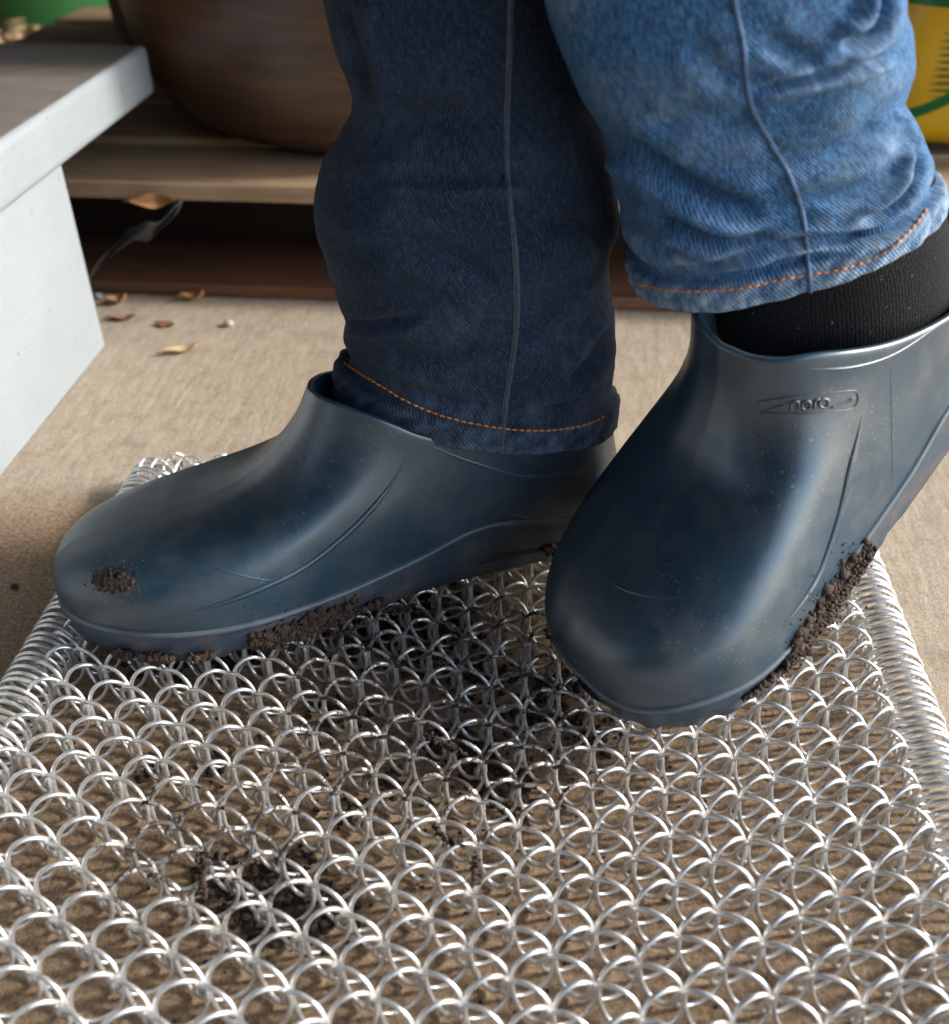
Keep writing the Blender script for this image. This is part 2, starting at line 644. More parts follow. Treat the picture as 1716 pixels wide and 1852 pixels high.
def border(p0, p1, r, pitch, hand=1, z=0.0132, seg=22):
    p0, p1 = np.array(p0, float), np.array(p1, float)
    L = np.linalg.norm(p1 - p0)
    ax = (p1 - p0) / L
    side = np.cross(ax, [0, 0, 1])
    n = int(L / pitch * seg)
    a = np.arange(n) / seg * 2 * pi
    P = p0 + ax * (a / (2 * pi) * pitch)[:, None] + r * (np.cos(hand * a)[:, None] * side + np.sin(hand * a)[:, None] * np.array([0, 0, 1]))
    P[:, 2] += z - p0[2]
    P += 0.0003 * np.sin(a * 0.37)[:, None]
    V, F = tube_arrays(P, 0.00108, 6)
    return mesh_obj('border_coil', V, F, M_WIRE, mat_root)


border((MAT_X0 + BR, MAT_Y0, MAT_Z), (MAT_X0 + BR, MAT_Y1 - 0.008, MAT_Z), BR, BP, 1)
border((MAT_X1 - BR, MAT_Y0, MAT_Z), (MAT_X1 - BR, MAT_Y1 - 0.008, MAT_Z), BR, BP, 1)
border((MAT_X0 + 0.006, MAT_Y1 - BR, MAT_Z), (MAT_X1 - 0.006, MAT_Y1 - BR, MAT_Z), BR, 0.0075, 1)
border((MAT_X0 + 0.006, MAT_Y0 + 0.002, MAT_Z), (MAT_X1 - 0.006, MAT_Y0 + 0.002, MAT_Z), BR, 0.0075, 1)

# ------------------------------------------------------------------ clogs (millimetres: X from heel to toe, Y to the visible side, Z from the tread)
SOLE = [(0, 303, 4, 18), (.1, 299, 22, 18), (.2, 283, 39, 18.5), (.32, 252, 54, 19), (.44, 215, 57, 19), (.56, 172, 49, 20), (.68, 132, 41, 26),
        (.78, 95, 36.5, 36), (.88, 55, 33, 29), (.95, 25, 26, 23), (1, 11, 0, 20),
        (1.05, 25, -26, 23), (1.12, 55, -33, 29), (1.22, 95, -38, 34), (1.32, 135, -44, 26), (1.44, 180, -47, 20), (1.56, 222, -48, 19),
        (1.68, 258, -42.5, 19), (1.8, 286, -29.5, 18.5), (1.9, 299, -15, 18), (2, 303, 4, 18)]
RIM = [(0, 172, 0, 106), (.1, 169.5, 13, 109), (.2, 163.5, 23, 110), (.32, 154, 30, 108), (.44, 141, 35, 103), (.56, 125, 37, 94), (.68, 105, 37, 86),
       (.78, 82, 36.5, 79), (.88, 53, 33, 72), (.95, 28, 24, 68), (1, 15, 0, 66),
       (1.05, 28, -24, 68), (1.12, 53, -33, 71), (1.22, 82, -36.5, 76), (1.32, 105, -37, 81), (1.44, 125, -37, 87), (1.56, 141, -35, 93),
       (1.68, 154, -30, 98), (1.8, 163.5, -23, 101), (1.9, 169.5, -13, 103.5), (2, 172, 0, 106)]
FRONT = [(0, 0, 0), (.06, -.008, .09), (.12, .005, .18), (.2, .045, .26), (.28, .11, .318), (.37, .215, .357), (.48, .38, .392), (.6, .56, .44), (.72, .73, .53), (.83, .85, .66), (.92, .94, .82), (1, 1, 1)]
SIDE = [(0, 0, 0), (.15, -.02, .15), (.3, .08, .30), (.45, .28, .44), (.6, .52, .575), (.75, .76, .72), (.88, .92, .86), (1, 1, 1)]
HEEL = [(0, 0, 0), (.25, -.35, .25), (.5, -.1, .5), (.75, .5, .75), (1, 1, 1)]


def flex(P, theta, x0=195.0, span=70.0):
    """bends the forefoot up about the ball of the foot"""
    P = np.array(P, float)
    dx = P[..., 0] - x0
    a = theta * np.clip(dx / span, 0, 1)
    c, s_ = np.cos(a), np.sin(a)
    m = dx > 0
    x = np.where(m, x0 + dx * c - P[..., 2] * s_, P[..., 0])
    z = np.where(m, dx * s_ + P[..., 2] * c, P[..., 2])
    # the arc of the bend itself is shorter than a straight hinge
    z = np.where(m & (dx < span), z - 0.35 * dx * s_, z)
    z = np.where(m & (dx >= span), z - 0.35 * span * np.sin(theta), z)
    P[..., 0], P[..., 2] = x, z
    return P


def clog_surface(N, M, rim_lift=0.0, wide=0.0, full=0.0):
    t = np.linspace(0, 2, N, endpoint=False)
    v = np.linspace(0, 1, M)
    P = cr(SOLE, t)
    Q = cr(RIM, t)
    ta = np.minimum(t, 2 - t)
    Q[:, 2] += rim_lift * (1 - smooth(.3, .9, ta))
    P[:, 1] -= wide * np.exp(-((t - 1.70) / .20) ** 2)
    P[:, 0] += wide * 0.35 * np.exp(-((t - 1.82) / .12) ** 2)
    F, S, H = cr(FRONT, v), cr(SIDE, v), cr(HEEL, v)
    # a filled-out instep: less hollow between toe cap and collar
    F[:, 1] += full * np.sin(pi * np.clip((F[:, 0] - 0.10) / 0.90, 0, 1)) ** 1.3
    wf = 1 - smooth(.12, .60, ta)
    wh = smooth(.72, .98, ta)
    ws = 1 - wf - wh
    h = wf[:, None] * F[None, :, 0] + ws[:, None] * S[None, :, 0] + wh[:, None] * H[None, :, 0]
    z = wf[:, None] * F[None, :, 1] + ws[:, None] * S[None, :, 1] + wh[:, None] * H[None, :, 1]
    out = np.empty((N, M, 3))
    for a in (0, 1):
        out[:, :, a] = P[:, None, a] + (Q - P)[:, None, a] * h
    out[:, :, 2] = P[:, None, 2] + (Q - P)[:, None, 2] * z
    return out


def clog(label, mirror, matrix, rim_lift=0.0, wide=0.0, bend=0.0, full=0.0):
    root = thing('rubber_clog', label, 'clog', (0, 0, 0), 'rubber clogs worn on the mat')
    N, M = 192, 56
    sg = -1.0 if mirror else 1.0
    S = clog_surface(N, M, rim_lift, wide, full)
    S = S * np.array([1, sg, 1])
    mm = np.array(matrix)
    A, O = mm[:3, :3], mm[:3, 3]

    def W(p):
        return (flex(p, bend) / 1000.0) @ A.T + O
    # upper: outside, rolled rim, inside
    T = 3.2
    rim = S[:, -1]
    ctr = rim.mean(0)
    inw = ctr - rim
    inw[:, 2] = 0
    # inward direction from the rim loop's own normal
    tg = np.roll(rim, -1, 0) - np.roll(rim, 1, 0)
    nin = np.column_stack([-tg[:, 1], tg[:, 0], np.zeros(N)])
    nin /= np.linalg.norm(nin, axis=1)[:, None]
    nin *= np.sign((nin * inw).sum(1))[:, None]
    rings = [S]
    roll = []
    for k in range(1, 6):
        a = pi * k / 5
        roll.append(rim + nin * (T / 2) * (1 - cos(a)) + np.array([0, 0, T * 0.45]) * sin(a))
    inner = []
    edge = roll[-1]
    for k in range(1, 9):
        f = k / 8
        q = edge + nin * (2.5 * sin(pi * f) - 1.5 * f)
        q[:, 2] = (1 - f) * edge[:, 2] + f * 11
        inner.append(q)
    allr = np.concatenate([S, np.stack(roll, 1), np.stack(inner, 1)], 1)
    nv = allr.shape[1]
    V = W(allr.reshape(-1, 3))
    F = grid_faces(N, nv, True, flip=not mirror)
    up = mesh_obj('upper', V, F, M_RUB, root)
    up.data.materials.append(M_INNER)
    mi = np.zeros(len(F), np.int32)
    idx = np.tile(np.arange(nv - 1), N)
    mi[idx >= M + 5] = 1
    up.data.polygons.foreach_set('material_index', mi)
    bvh = BVHTree.FromPolygons([tuple(v) for v in V], F)
    inside = mesh_obj('insole', np.concatenate([W(allr[:, -1]), [W(allr[:, -1].mean(0))]]),
                      [(i, (i + 1) % N, N) for i in range(N)], M_INNER, root)
    # welt: the pale raised lip where upper meets sole
    out = -nin
    P0 = S[:, 0]
    tg = np.roll(P0, -1, 0) - np.roll(P0, 1, 0)
    no = np.column_stack([tg[:, 1], -tg[:, 0], np.zeros(N)])
    no /= np.linalg.norm(no, axis=1)[:, None]
    no *= np.sign((no[:, :2] * (P0 - P0.mean(0))[:, :2]).sum(1).sum())
    prof = [(-0.6, 1.7), (0.9, 1.4), (1.5, 0.3), (1.3, -0.9), (-0.6, -1.6)]
    WV = np.stack([P0 + no * a + np.array([0, 0, b]) for a, b in prof], 1)
    mesh_obj('welt', W(WV.reshape(-1, 3)), grid_faces(N, len(prof), True, flip=mirror), M_WELT, root)
    # sole: side wall down to the tread, lugs along the edge, raised waist
    bot = np.zeros(N)
    x = P0[:, 0]
    waist = smooth(62, 84, x) * (1 - smooth(128, 160, x))
    tread = 3.0 * waist
    k = np.arange(N)
    notch = np.where((k // 3) % 2 == 0, 0.0, 2.6) * (1 - waist)
    rows = [P0 + no * -0.4 + np.array([0, 0, -1.4])]
    z0 = P0[:, 2] - 1.4
    for f, ins in ((.25, 0.3), (.5, 0.9), (.8, 1.6)):
        q = P0 + no * -ins
        q[:, 2] = z0 * (1 - f) + (tread + 3.0) * f
        rows.append(q)
    q = P0 + no * -2.2
    q[:, 2] = tread + notch
    rows.append(q)
    q = P0 + no * -9
    q[:, 2] = tread + notch
    rows.append(q)
    q = P0 + no * -10
    q[:, 2] = tread + 3
    rows.append(q)
    c0 = P0.mean(0)
    for f in (.5, .95):
        q = P0 * (1 - f) + np.column_stack([x, np.zeros(N), x * 0]) * f
        q[:, 2] = tread + 3
        rows.append(q)
    SV = np.stack(rows, 1)
    so = mesh_obj('sole', W(SV.reshape(-1, 3)), grid_faces(N, SV.shape[1], True, flip=mirror), M_SOLE, root)
    sbvh = BVHTree.FromPolygons([tuple(v) for v in W(SV.reshape(-1, 3))], grid_faces(N, SV.shape[1], True))

    def onto(pts, n=60, lift=0.0):
        P = path(W(np.asarray(pts, float) * np.array([1, sg, 1])), n)
        R, NN = [], []
        cen = W(np.array([[150, 0, 30]]))[0]
        for p in P:
            h = bvh.find_nearest(Vector(p))
            nrm = np.array(h[1])
            if nrm @ (np.array(h[0]) - cen) < 0:
                nrm = -nrm
            R.append(np.array(h[0]) + nrm * lift)
            NN.append(nrm)
        return np.array(R), np.array(NN)
    return dict(root=root, bvh=bvh, sbvh=sbvh, W=W, onto=onto, S=S, sg=sg, A=A)


def clog_matrix(origin, heading, pitch, roll):
    return Matrix.Translation(origin) @ Matrix.Rotation(heading, 4, 'Z') @ Matrix.Rotation(pitch, 4, 'Y') @ Matrix.Rotation(roll, 4, 'X')


def pix_hits(bvhs, pts, n=None):
    """points where the sight lines through these picture points meet the surface"""
    P = path(pts, n) if n else np.asarray(pts, float)
    R, NN = [], []
    for x, y in P:
        d = Vector(ray(x, y))
        best = None
        for b in bvhs:
            h = b.ray_cast(Vector(CC), d)
            if h[0] is not None and (best is None or h[3] < best[3]):
                best = h
        if best is None:
            continue
        nn = np.array(best[1])
        if nn @ np.array(d) > 0:
            nn = -nn
        R.append(np.array(best[0]))
        NN.append(nn)
    return np.array(R), np.array(NN)


def ridge(name, c, P, NN, r, mat=None, sink=0.35):
    n = len(P)
    t = np.linspace(0, 1, n)
    rr = r * np.clip(np.sin(pi * t) * 1.6, 0.06, 1.0)
    V, F = tube_arrays(P - NN * (rr * sink)[:, None], rr, 8)
    return mesh_obj(name, V, F, mat or M_RUB, c['root'])


def soil_strip(name, c, P, NN, count, width, rmin, rmax, depth=1.0):
    if len(P) < 3:
        print('no surface under', name)
        return
    mb = MB()
    n = len(P)
    for _ in range(int(count * 2.2)):
        i = rng.uniform(0, n - 1.001)
        i0 = int(i)
        f = i - i0
        p = P[i0] * (1 - f) + P[i0 + 1] * f
        nn = NN[i0]
        t = P[i0 + 1] - P[i0]
        b = np.cross(nn, t)
        b /= np.linalg.norm(b) + 1e-9
        taper = 0.45 + 0.55 * sin(pi * i / (n - 1))
        big = rng.random() < 0.22
        r = rng.uniform(rmax * 0.8, rmax * 1.6) if big else rng.uniform(rmin * 0.5, rmax * 0.55)
        r *= 0.6 + 0.4 * taper
        off = rng.gauss(0, width * 0.42) * taper
        lift = (rng.uniform(-0.5, 0.35) if big else rng.uniform(0.0, 1.0)) * depth * rmax * max(0.15, 1 - (off / (width + 1e-6)) ** 2)
        q = p + b * off + nn * lift
        mb.blob(q, r, jit=0.2)
    for _ in range(count // 4):           # loose grains dusted round the clump
        i0 = rng.randrange(n - 1)
        nn = NN[i0]
        t = P[i0 + 1] - P[i0]
        b = np.cross(nn, t)
        b /= np.linalg.norm(b) + 1e-9
        mb.blob(P[i0] + b * rng.gauss(0, width * 1.3) + t * rng.gauss(0, 1.5), rng.uniform(0.0002, 0.0006))
    return mb.build(name, M_MUD, c['root'], True)


left = clog('dark blue rubber clog standing flat on the mat, dab of soil on its toe', False,
            clog_matrix((0.0505, 0.4680, 0.0265), pi + radians(20.5), 0, 0))
right = clog('dark blue rubber clog with lifted heel, embossed lettering and soil along its edge', True,
             clog_matrix((0.2385, 0.4945, 0.1585), -2.475, 0.5143, 0.0437), rim_lift=19.0, wide=16.0, bend=radians(11), full=0.10)

# raised lines moulded into the uppers
for c, px in ((left, [(735, 830), (715, 865), (690, 900), (650, 945), (600, 990), (545, 1030), (480, 1062), (400, 1092), (330, 1112)]),
              (right, [(1560, 745), (1549, 800), (1537, 850), (1520, 925), (1500, 990), (1478, 1045), (1450, 1090), (1415, 1135)])):
    P, NN = pix_hits([c['bvh']], px, 60)
    ridge('crease_line', c, P, NN, 0.0019 if c is left else 0.0026, sink=0.42)
for c, px in ((left, [(240, 935), (300, 975), (350, 1005), (400, 1030), (470, 1048), (560, 1056)]),
              (right, [(1095, 1050), (1140, 1070), (1200, 1082), (1260, 1085)])):
    P, NN = pix_hits([c['bvh']], px, 40)
    ridge('toe_line', c, P, NN, 0.0016, sink=0.86)
for c, px in ((left, [(810, 832), (780, 900), (745, 985)]), (right, [(1610, 650), (1612, 760), (1614, 900)])):
    P, NN = pix_hits([c['bvh']], px, 30)
    ridge('mould_line', c, P, NN, 0.00035, sink=0.5)
for px in ([(765, 800), (850, 835), (950, 862), (1075, 850)], [(905, 925), (960, 940), (1010, 942), (1062, 925)]):
    P, NN = pix_hits([left['bvh']], px, 40)
    ridge('heel_line', left, P, NN, 0.0012, sink=0.6)
P, NN = pix_hits([right['bvh']], [(1450, 668), (1540, 665), (1620, 640), (1716, 575)], 30)
if len(P) > 4:
    ridge('heel_line', right, P, NN, 0.0008, sink=0.6)

# embossed name, built from strokes
mb = MB()


def stroke(px, r=0.00065, n=None, closed=False):
    P, NN = pix_hits([right['bvh']], px, n or max(8, len(px) * 4))
    if len(P) > 2:
        mb.tube(P + NN * 0.0002, r, 6, closed)


def arc(cx, cy, rx, ry, a0, a1, n=14, slope=-0.11):
    a = np.radians(np.linspace(a0, a1, n))
    x = cx + rx * np.cos(a)
    y = cy - ry * np.sin(a)
    return [(u, w + slope * (u - cx)) for u, w in zip(x, y)]


stroke([(1430, 743), (1430, 729)])
stroke([(1430, 734)] + arc(1437, 731.5, 7, 6.5, 160, 0) + [(1444, 742)])
stroke(arc(1457.5, 733, 8, 8, 0, 352, 20))
stroke([(1456.5, 733), (1458, 732.5), (1459.5, 733)], 0.0006)
stroke([(1472, 739), (1472, 726)])
stroke([(1472, 731)] + arc(1478, 728, 6, 6, 165, 60))
stroke(arc(1489, 729, 8, 8, 10, 350, 20))
stroke([(1497, 722), (1498, 736)])
stroke([(1423, 727), (1425, 728)], 0.0006)
mb.build('lettering', M_RUB, right['root'])
mb = MB()
stroke([(1503, 735), (1516, 732), (1532, 725), (1541, 718)], 0.00028)
stroke([(1503, 737), (1518, 735), (1534, 728), (1543, 719)], 0.00028)
stroke([(1382, 744), (1398, 737), (1418, 732)], 0.0003)
stroke([(1372, 746), (1370, 735), (1373, 727)], 0.0003)
stroke([(1373, 746), (1440, 748), (1500, 744), (1535, 740), (1547, 733), (1551, 718), (1548, 708), (1540, 706), (1490, 711), (1430, 717), (1373, 726)], 0.00022, 60)
mb.build('logo_outline', M_RUB, right['root'])
P, NN = pix_hits([left['bvh']], [(545 + 9 * cos(a), 836 + 9 * sin(a)) for a in np.linspace(0, 2 * pi, 20)])
V, F = tube_arrays(P, 0.0002, 6)
mesh_obj('emblem', V, F, M_RUB, left['root'])

# soil stuck to the clogs
P, NN = pix_hits([left['bvh'], left['sbvh']], [(172, 1046), (190, 1050), (208, 1053), (226, 1055), (240, 1054)], 14)
soil_strip('soil_patch', left, P, NN, 560, 0.0044, 0.0004, 0.0011, 0.2)


def sole_line(c, t0, t1, below, n=30):
    """points on the sole's side wall between two places along its outline"""
    t = np.linspace(t0, t1, n)
    N = len(c['S'])
    i = (t / 2 * N).astype(int)
    p = c['S'][i, 0].copy()
    ctr = c['S'][:, 0].mean(0)
    o = p - ctr
    o[:, 2] = 0
    o /= np.linalg.norm(o, axis=1)[:, None]
    p = p + o * 0.4
    p[:, 2] -= below
    return c['W'](p), o @ c['A'].T


P, NN = sole_line(left, .44, .585, 11)
soil_strip('soil_clump', left, P, NN, 900, 0.0075, 0.0006, 0.0020, 1.6)
for t0, t1, ct in ((.27, .315, 200), (.345, .385, 130), (.22, .25, 90), (.60, .63, 60)):
    P, NN = sole_line(left, t0, t1, 15)
    soil_strip('soil_clump', left, P, NN, ct, 0.0045, 0.0005, 0.0016, 1.4)
P, NN = sole_line(left, .87, .955, 18)
soil_strip('soil_clump', left, P, NN, 500, 0.006, 0.0006, 0.0020, 1.4)
P, NN = sole_line(right, 1.41, 1.60, 5)
soil_strip('soil_clump', right, P, NN, 1500, 0.0095, 0.0006, 0.0021, 2.2)
P, NN = sole_line(right, 1.58, 1.68, 8)
soil_strip('soil_clump', right, P, NN, 260, 0.004, 0.0004, 0.0013, 0.9)

# ------------------------------------------------------------------ the person's legs
person = thing('person', 'person in blue jeans and black socks seen from the shins down, wearing the clogs', 'person', (0, 0, 0))


def loft_leg(keys, A, n, k, expo, nu, nv, back=1.0):
    """rings between picture-left and picture-right silhouette points, laid on the upright plane through A"""
    K = []
    for i, (lx, ly, rx, ry) in enumerate(keys):
        K.append((i, *on_plane(lx, ly, A, n), *on_plane(rx, ry, A, n)))
    K = np.array(K)
    # space the rings by arc length
    mid = (K[:, 1:4] + K[:, 4:7]) / 2
    d = np.r_[0, np.cumsum(np.linalg.norm(np.diff(mid, axis=0), axis=1))]
    K[:, 0] = d
    s = np.linspace(0, d[-1], nv)
    Q = cr(K, s)
    L, R = Q[:, :3], Q[:, 3:]
    c = (L + R) / 2
    u = (R - L) / 2
    ln = np.linalg.norm(u, axis=1)
    v = -np.asarray(n)[None, :] * (ln * k)[:, None]
    th = np.linspace(0, 2 * pi, nu, endpoint=False)
    e = 2.0 / expo
    ct = np.sign(np.cos(th)) * np.abs(np.cos(th)) ** e
    st = np.sign(np.sin(th)) * np.abs(np.sin(th)) ** e
    st = np.where(st < 0, st * back, st)
    V = c[None] + ct[:, None, None] * u[None] + st[:, None, None] * v[None]
    per = 2 * pi * ln.mean() * 0.9
    uv = np.stack(np.broadcast_arrays((th / (2 * pi) * per)[:, None], s[None, :]), -1)
    return V, uv, s, d


def vnormals(V):
    du = np.roll(V, -1, 0) - np.roll(V, 1, 0)
    dv = np.gradient(V, axis=1)
    nn = np.cross(du, dv)
    return nn / (np.linalg.norm(nn, axis=2, keepdims=True) + 1e-12)


def seg_dist(px, poly):
    """distance to a polyline, side (+ below), place along it"""
    best = np.full(px.shape[:-1], 1e9)
    side = np.zeros_like(best)
    along = np.zeros_like(best)
    poly = np.asarray(poly, float)
    tot = np.linalg.norm(np.diff(poly, axis=0), axis=1)
    cum = np.r_[0, np.cumsum(tot)]
    for i in range(len(poly) - 1):
        a, b = poly[i], poly[i + 1]
        ab = b - a
        t = np.clip(((px - a) @ ab) / (ab @ ab), 0, 1)
        q = a + t[..., None] * ab
        dd = np.linalg.norm(px - q, axis=-1)
        sd = np.sign(ab[0] * (px - a)[..., 1] - ab[1] * (px - a)[..., 0])
        m = dd < best
        best = np.where(m, dd, best)
        side = np.where(m, sd, side)
        along = np.where(m, (cum[i] + t * tot[i]) / cum[-1], along)
    return best, side, along


def make_leg(label, keys, A, n, k, expo, folds, mat, hem_h, noise_amp, seed, back=1.0):
    nu, nv = 260, 260
    V, uv, s, d = loft_leg(keys, A, n, k, expo, nu, nv, back)
    N = vnormals(V)
    if ((V[0, nv // 2] - V[:, nv // 2].mean(0)) @ N[0, nv // 2]) < 0:
        N = -N
    px = project(V.reshape(-1, 3)).reshape(nu, nv, 2)
    view = V - CC
    view /= np.linalg.norm(view, axis=2, keepdims=True)
    face = np.clip(-(view * N).sum(2), 0, 1)
    face = smooth(0.0, 0.35, face)
    disp = np.zeros((nu, nv))
    fade = np.zeros((nu, nv))
    for pts, w, amp, fd in folds:
        dd, sd, al = seg_dist(px, path(pts, 24))
        env = np.clip(np.sin(pi * np.clip(al, 0.0, 1.0)) * 1.7, 0, 1)
        end = smooth(0, 1, env)
        g = np.exp(-(dd / w) ** 2)
        b1 = np.exp(-((dd * sd - 1.9 * w) / (1.2 * w)) ** 2)
        b2 = np.exp(-((dd * sd + 1.9 * w) / (1.5 * w)) ** 2)
        disp += face * end * amp * 1.15 * (-1.0 * g + 0.75 * b1 + 0.4 * b2)
        fade += face * end * fd * 0.5 * (b1 + 0.5 * b2)
    # cloth never hangs quite smooth
    sc = 26.0
    nz = np.empty((nu, nv))
    step = 4
    for i in range(0, nu, step):
        for j in range(0, nv, step):
            p = V[i, j]
            q = Vector((p[0] * sc + seed, p[1] * sc, p[2] * sc * 1.7))
            nz[i:i + step, j:j + step] = noise.noise(q) + 0.5 * noise.noise(q * 2.3)
    for _ in range(3):
        nz = (nz + np.roll(nz, 1, 0) + np.roll(nz, -1, 0) + np.pad(nz, ((0, 0), (1, 0)), 'edge')[:, :-1] + np.pad(nz, ((0, 0), (0, 1)), 'edge')[:, 1:]) / 5
    disp += noise_amp * nz
    # hem: a doubled band a little proud of the leg, rubbed pale and roped
    h = s[None, :]
    inh = 1 - smooth(hem_h - 0.0012, hem_h + 0.0012, h)
    th = np.linspace(0, 2 * pi, nu, endpoint=False)[:, None]
    rope = np.sin(th * 34 + 9 * (h / hem_h) + 1.5 * np.sin(th * 5)) * 0.5 + np.sin(th * 21 - 3 + h * 300) * 0.5
    disp += inh * (0.0021 + 0.0007 * rope)
    disp -= 0.0024 * np.exp(-((h - hem_h - 0.003) / 0.0028) ** 2)
    fade += inh * (0.55 + 0.45 * np.clip(rope, -0.7, 1)) + 0.6 * np.exp(-(h / 0.003) ** 2)
    fade += 0.35 * np.exp(-((h - hem_h - 0.008) / 0.006) ** 2) * np.clip(0.5 + 0.6 * np.sin(th * 17), 0, 1)
    fade += np.clip(nz * 0.5, 0, 0.25)
    V = V + N * disp[:, :, None]
    # turn the hem under and line it
    ring0 = V[:, 0]
    cen = ring0.mean(0)
    inn = (cen - ring0)
    inn /= np.linalg.norm(inn, axis=1)[:, None]
    upv = (V[:, 20] - V[:, 0])
    upv /= np.linalg.norm(upv, axis=1)[:, None]
    extra = [ring0 + inn * 0.0035 + upv * 0.030, ring0 + inn * 0.0030 + upv * 0.010, ring0 + inn * 0.0026 + upv * 0.001, ring0 + inn * 0.0012 - upv * 0.0009]
    V2 = np.concatenate([np.stack(extra, 1), V], 1)
    uv2 = np.concatenate([np.repeat(uv[:, :1], 4, 1), uv], 1)
    fade2 = np.concatenate([np.zeros((nu, 4)), fade], 1)
    F = grid_faces(nu, nv + 4, True)
    leg = mesh_obj('trouser_leg', V2.reshape(-1, 3), F, mat, person, uv=uv2.reshape(-1, 2), colors={'fade': np.clip(fade2, 0, 1).ravel()})
    if label:
        leg['label'] = label
    bvh = BVHTree.FromPolygons([tuple(v) for v in V2.reshape(-1, 3)], F)
    return leg, bvh


def seam(leg, bvh, px, r, mat, name='seam', n=90):
    P, NN = pix_hits([bvh], px, n)
    for _ in range(2):
        P[1:-1] = (P[:-2] + P[1:-1] * 2 + P[2:]) / 4
    V, F = tube_arrays(P + NN * r * 0.15, r, 8)
    return mesh_obj(name, V, F, mat, leg)


def stitches(leg, bvh, px, length, gap, r, mat):
    P, NN = pix_hits([bvh], px, 260)
    d = np.r_[0, np.cumsum(np.linalg.norm(np.diff(P, axis=0), axis=1))]
    mb = MB()
    t = 0.0
    while t + length < d[-1]:
        tt = np.linspace(t, t + length, 5)
        q = np.column_stack([np.interp(tt, d, P[:, a]) for a in range(3)])
        m = np.column_stack([np.interp(tt, d, NN[:, a]) for a in range(3)])
        bow = np.sin(np.linspace(0, pi, 5)) * r * 1.1 - r * 0.35
        mb.tube(q + m * bow[:, None], [r * .6, r, r, r, r * .6], 6)
        t += length + gap * rng.uniform(0.8, 1.3)
    o = mb.build('stitching', mat, leg)
    o['kind'] = 'stuff'
    return o


nh = np.array([-sin(CAM_YAW), cos(CAM_YAW), 0])
A_L = left['W']([[82, 0, 60]])[0]
keysL = [(608, 692, 1104, 752), (619, 650, 1108, 712), (634, 636, 1108, 690), (618, 608, 1112, 640), (622, 575, 1113, 590), (607, 520, 1104, 520),
         (590, 460, 1102, 465), (574, 400, 1116, 410), (571, 345, 1110, 345), (585, 298, 1105, 290), (612, 245, 1098, 230), (640, 182, 1088, 180),
         (618, 112, 1076, 110), (600, 50, 1066, 40), (588, -10, 1056, -20), (578, -130, 1050, -140), (570, -280, 1046, -290), (566, -460, 1046, -470), (566, -700, 1050, -700)]
foldsL = [([(670, 312), (740, 322), (830, 326), (930, 322), (985, 330)], 11, .0030, .15),
          ([(640, 645), (700, 682), (770, 712), (850, 733), (905, 742)], 11, .0022, .5),
          ([(618, 582), (660, 586), (715, 580), (770, 572)], 9, .0026, .1),
          ([(615, 480), (690, 448), (790, 456), (870, 500), (905, 545)], 22, .0026, .1),
          ([(1112, 585), (1085, 620), (1050, 672), (1020, 700)], 14, .0030, .1),
          ([(1108, 690), (1060, 720), (1000, 738), (945, 742)], 10, .0020, .3),
          ([(652, 200), (662, 150), (640, 70), (618, 0)], 16, .0030, .2),
          ([(620, 270), (690, 240), (800, 215), (900, 230)], 34, .0022, .0),
          ([(880, 600), (820, 640), (740, 640), (690, 620)], 18, .0020, .3),
          ([(960, 420), (1010, 400), (1070, 420), (1104, 470)], 18, .0026, .0),
          ([(960, 560), (1010, 540), (1060, 545), (1100, 530)], 20, .0020, .0)]
legL, bvhL = make_leg('trouser leg over the flat clog, shade painted into its dark denim', keysL, A_L, nh, 0.66, 2.15, foldsL, M_SHADED, 0.0125, 0.0022, 3.0)

A_R = right['W']([[95, 0, 78]])[0]
axR = np.array([-0.22, -0.12, 0.97])
nR = np.cross(CR, axR)
nR /= np.linalg.norm(nR)
if nR @ CF < 0:
    nR = -nR
keysR = [(1148, 512, 1694, 352), (1143, 478, 1690, 318), (1149, 442, 1686, 292), (1134, 424, 1684, 275), (1120, 375, 1672, 245), (1103, 320, 1652, 213),
         (1098, 262, 1631, 178), (1075, 222, 1638, 150), (1050, 185, 1647, 105), (1025, 130, 1649, 60), (1005, 80, 1645, 10), (985, 0, 1640, -50),
         (968, -110, 1628, -160), (955, -240, 1616, -290), (945, -400, 1608, -450), (940, -620, 1604, -670)]
foldsR = [([(1600, -30), (1594, 10), (1580, 48), (1550, 73), (1515, 82)], 13, .0062, .5),
          ([(1353, 166), (1430, 150), (1516, 129), (1580, 104), (1622, 84)], 9, .0036, .6),
          ([(1230, 478), (1290, 470), (1370, 452), (1452, 437), (1545, 432), (1623, 405), (1665, 360)], 9, .0036, .6),
          ([(1180, 385), (1240, 408), (1290, 430), (1350, 434), (1410, 422)], 14, .0050, .1),
          ([(1125, 385), (1155, 408), (1190, 442), (1240, 455)], 10, .0028, .1),
          ([(1662, 255), (1655, 300), (1630, 355), (1590, 392), (1545, 402)], 9, .0040, .4),
          ([(1634, 190), (1655, 225), (1678, 265)], 7, .0030, .2),
          ([(1080, 236), (1150, 272), (1220, 318), (1290, 355), (1390, 390)], 19, .0062, .1),
          ([(1180, 230), (1250, 215), (1320, 222), (1380, 205)], 24, .0026, .5),
          ([(1400, 300), (1470, 285), (1540, 255), (1600, 215)], 20, .0022, .5),
          ([(1450, 360), (1520, 350), (1590, 320), (1640, 280)], 16, .0024, .5),
          ([(1380, 60), (1440, 100), (1490, 110)], 18, .0022, .5),
          ([(1240, 60), (1290, 110), (1330, 150)], 22, .0022, .3)]
legR, bvhR = make_leg('sunlit blue trouser leg over the lifted clog', keysR, A_R, nR, 0.66, 2.15, foldsR, M_BLUE, 0.0105, 0.0022, 11.0)

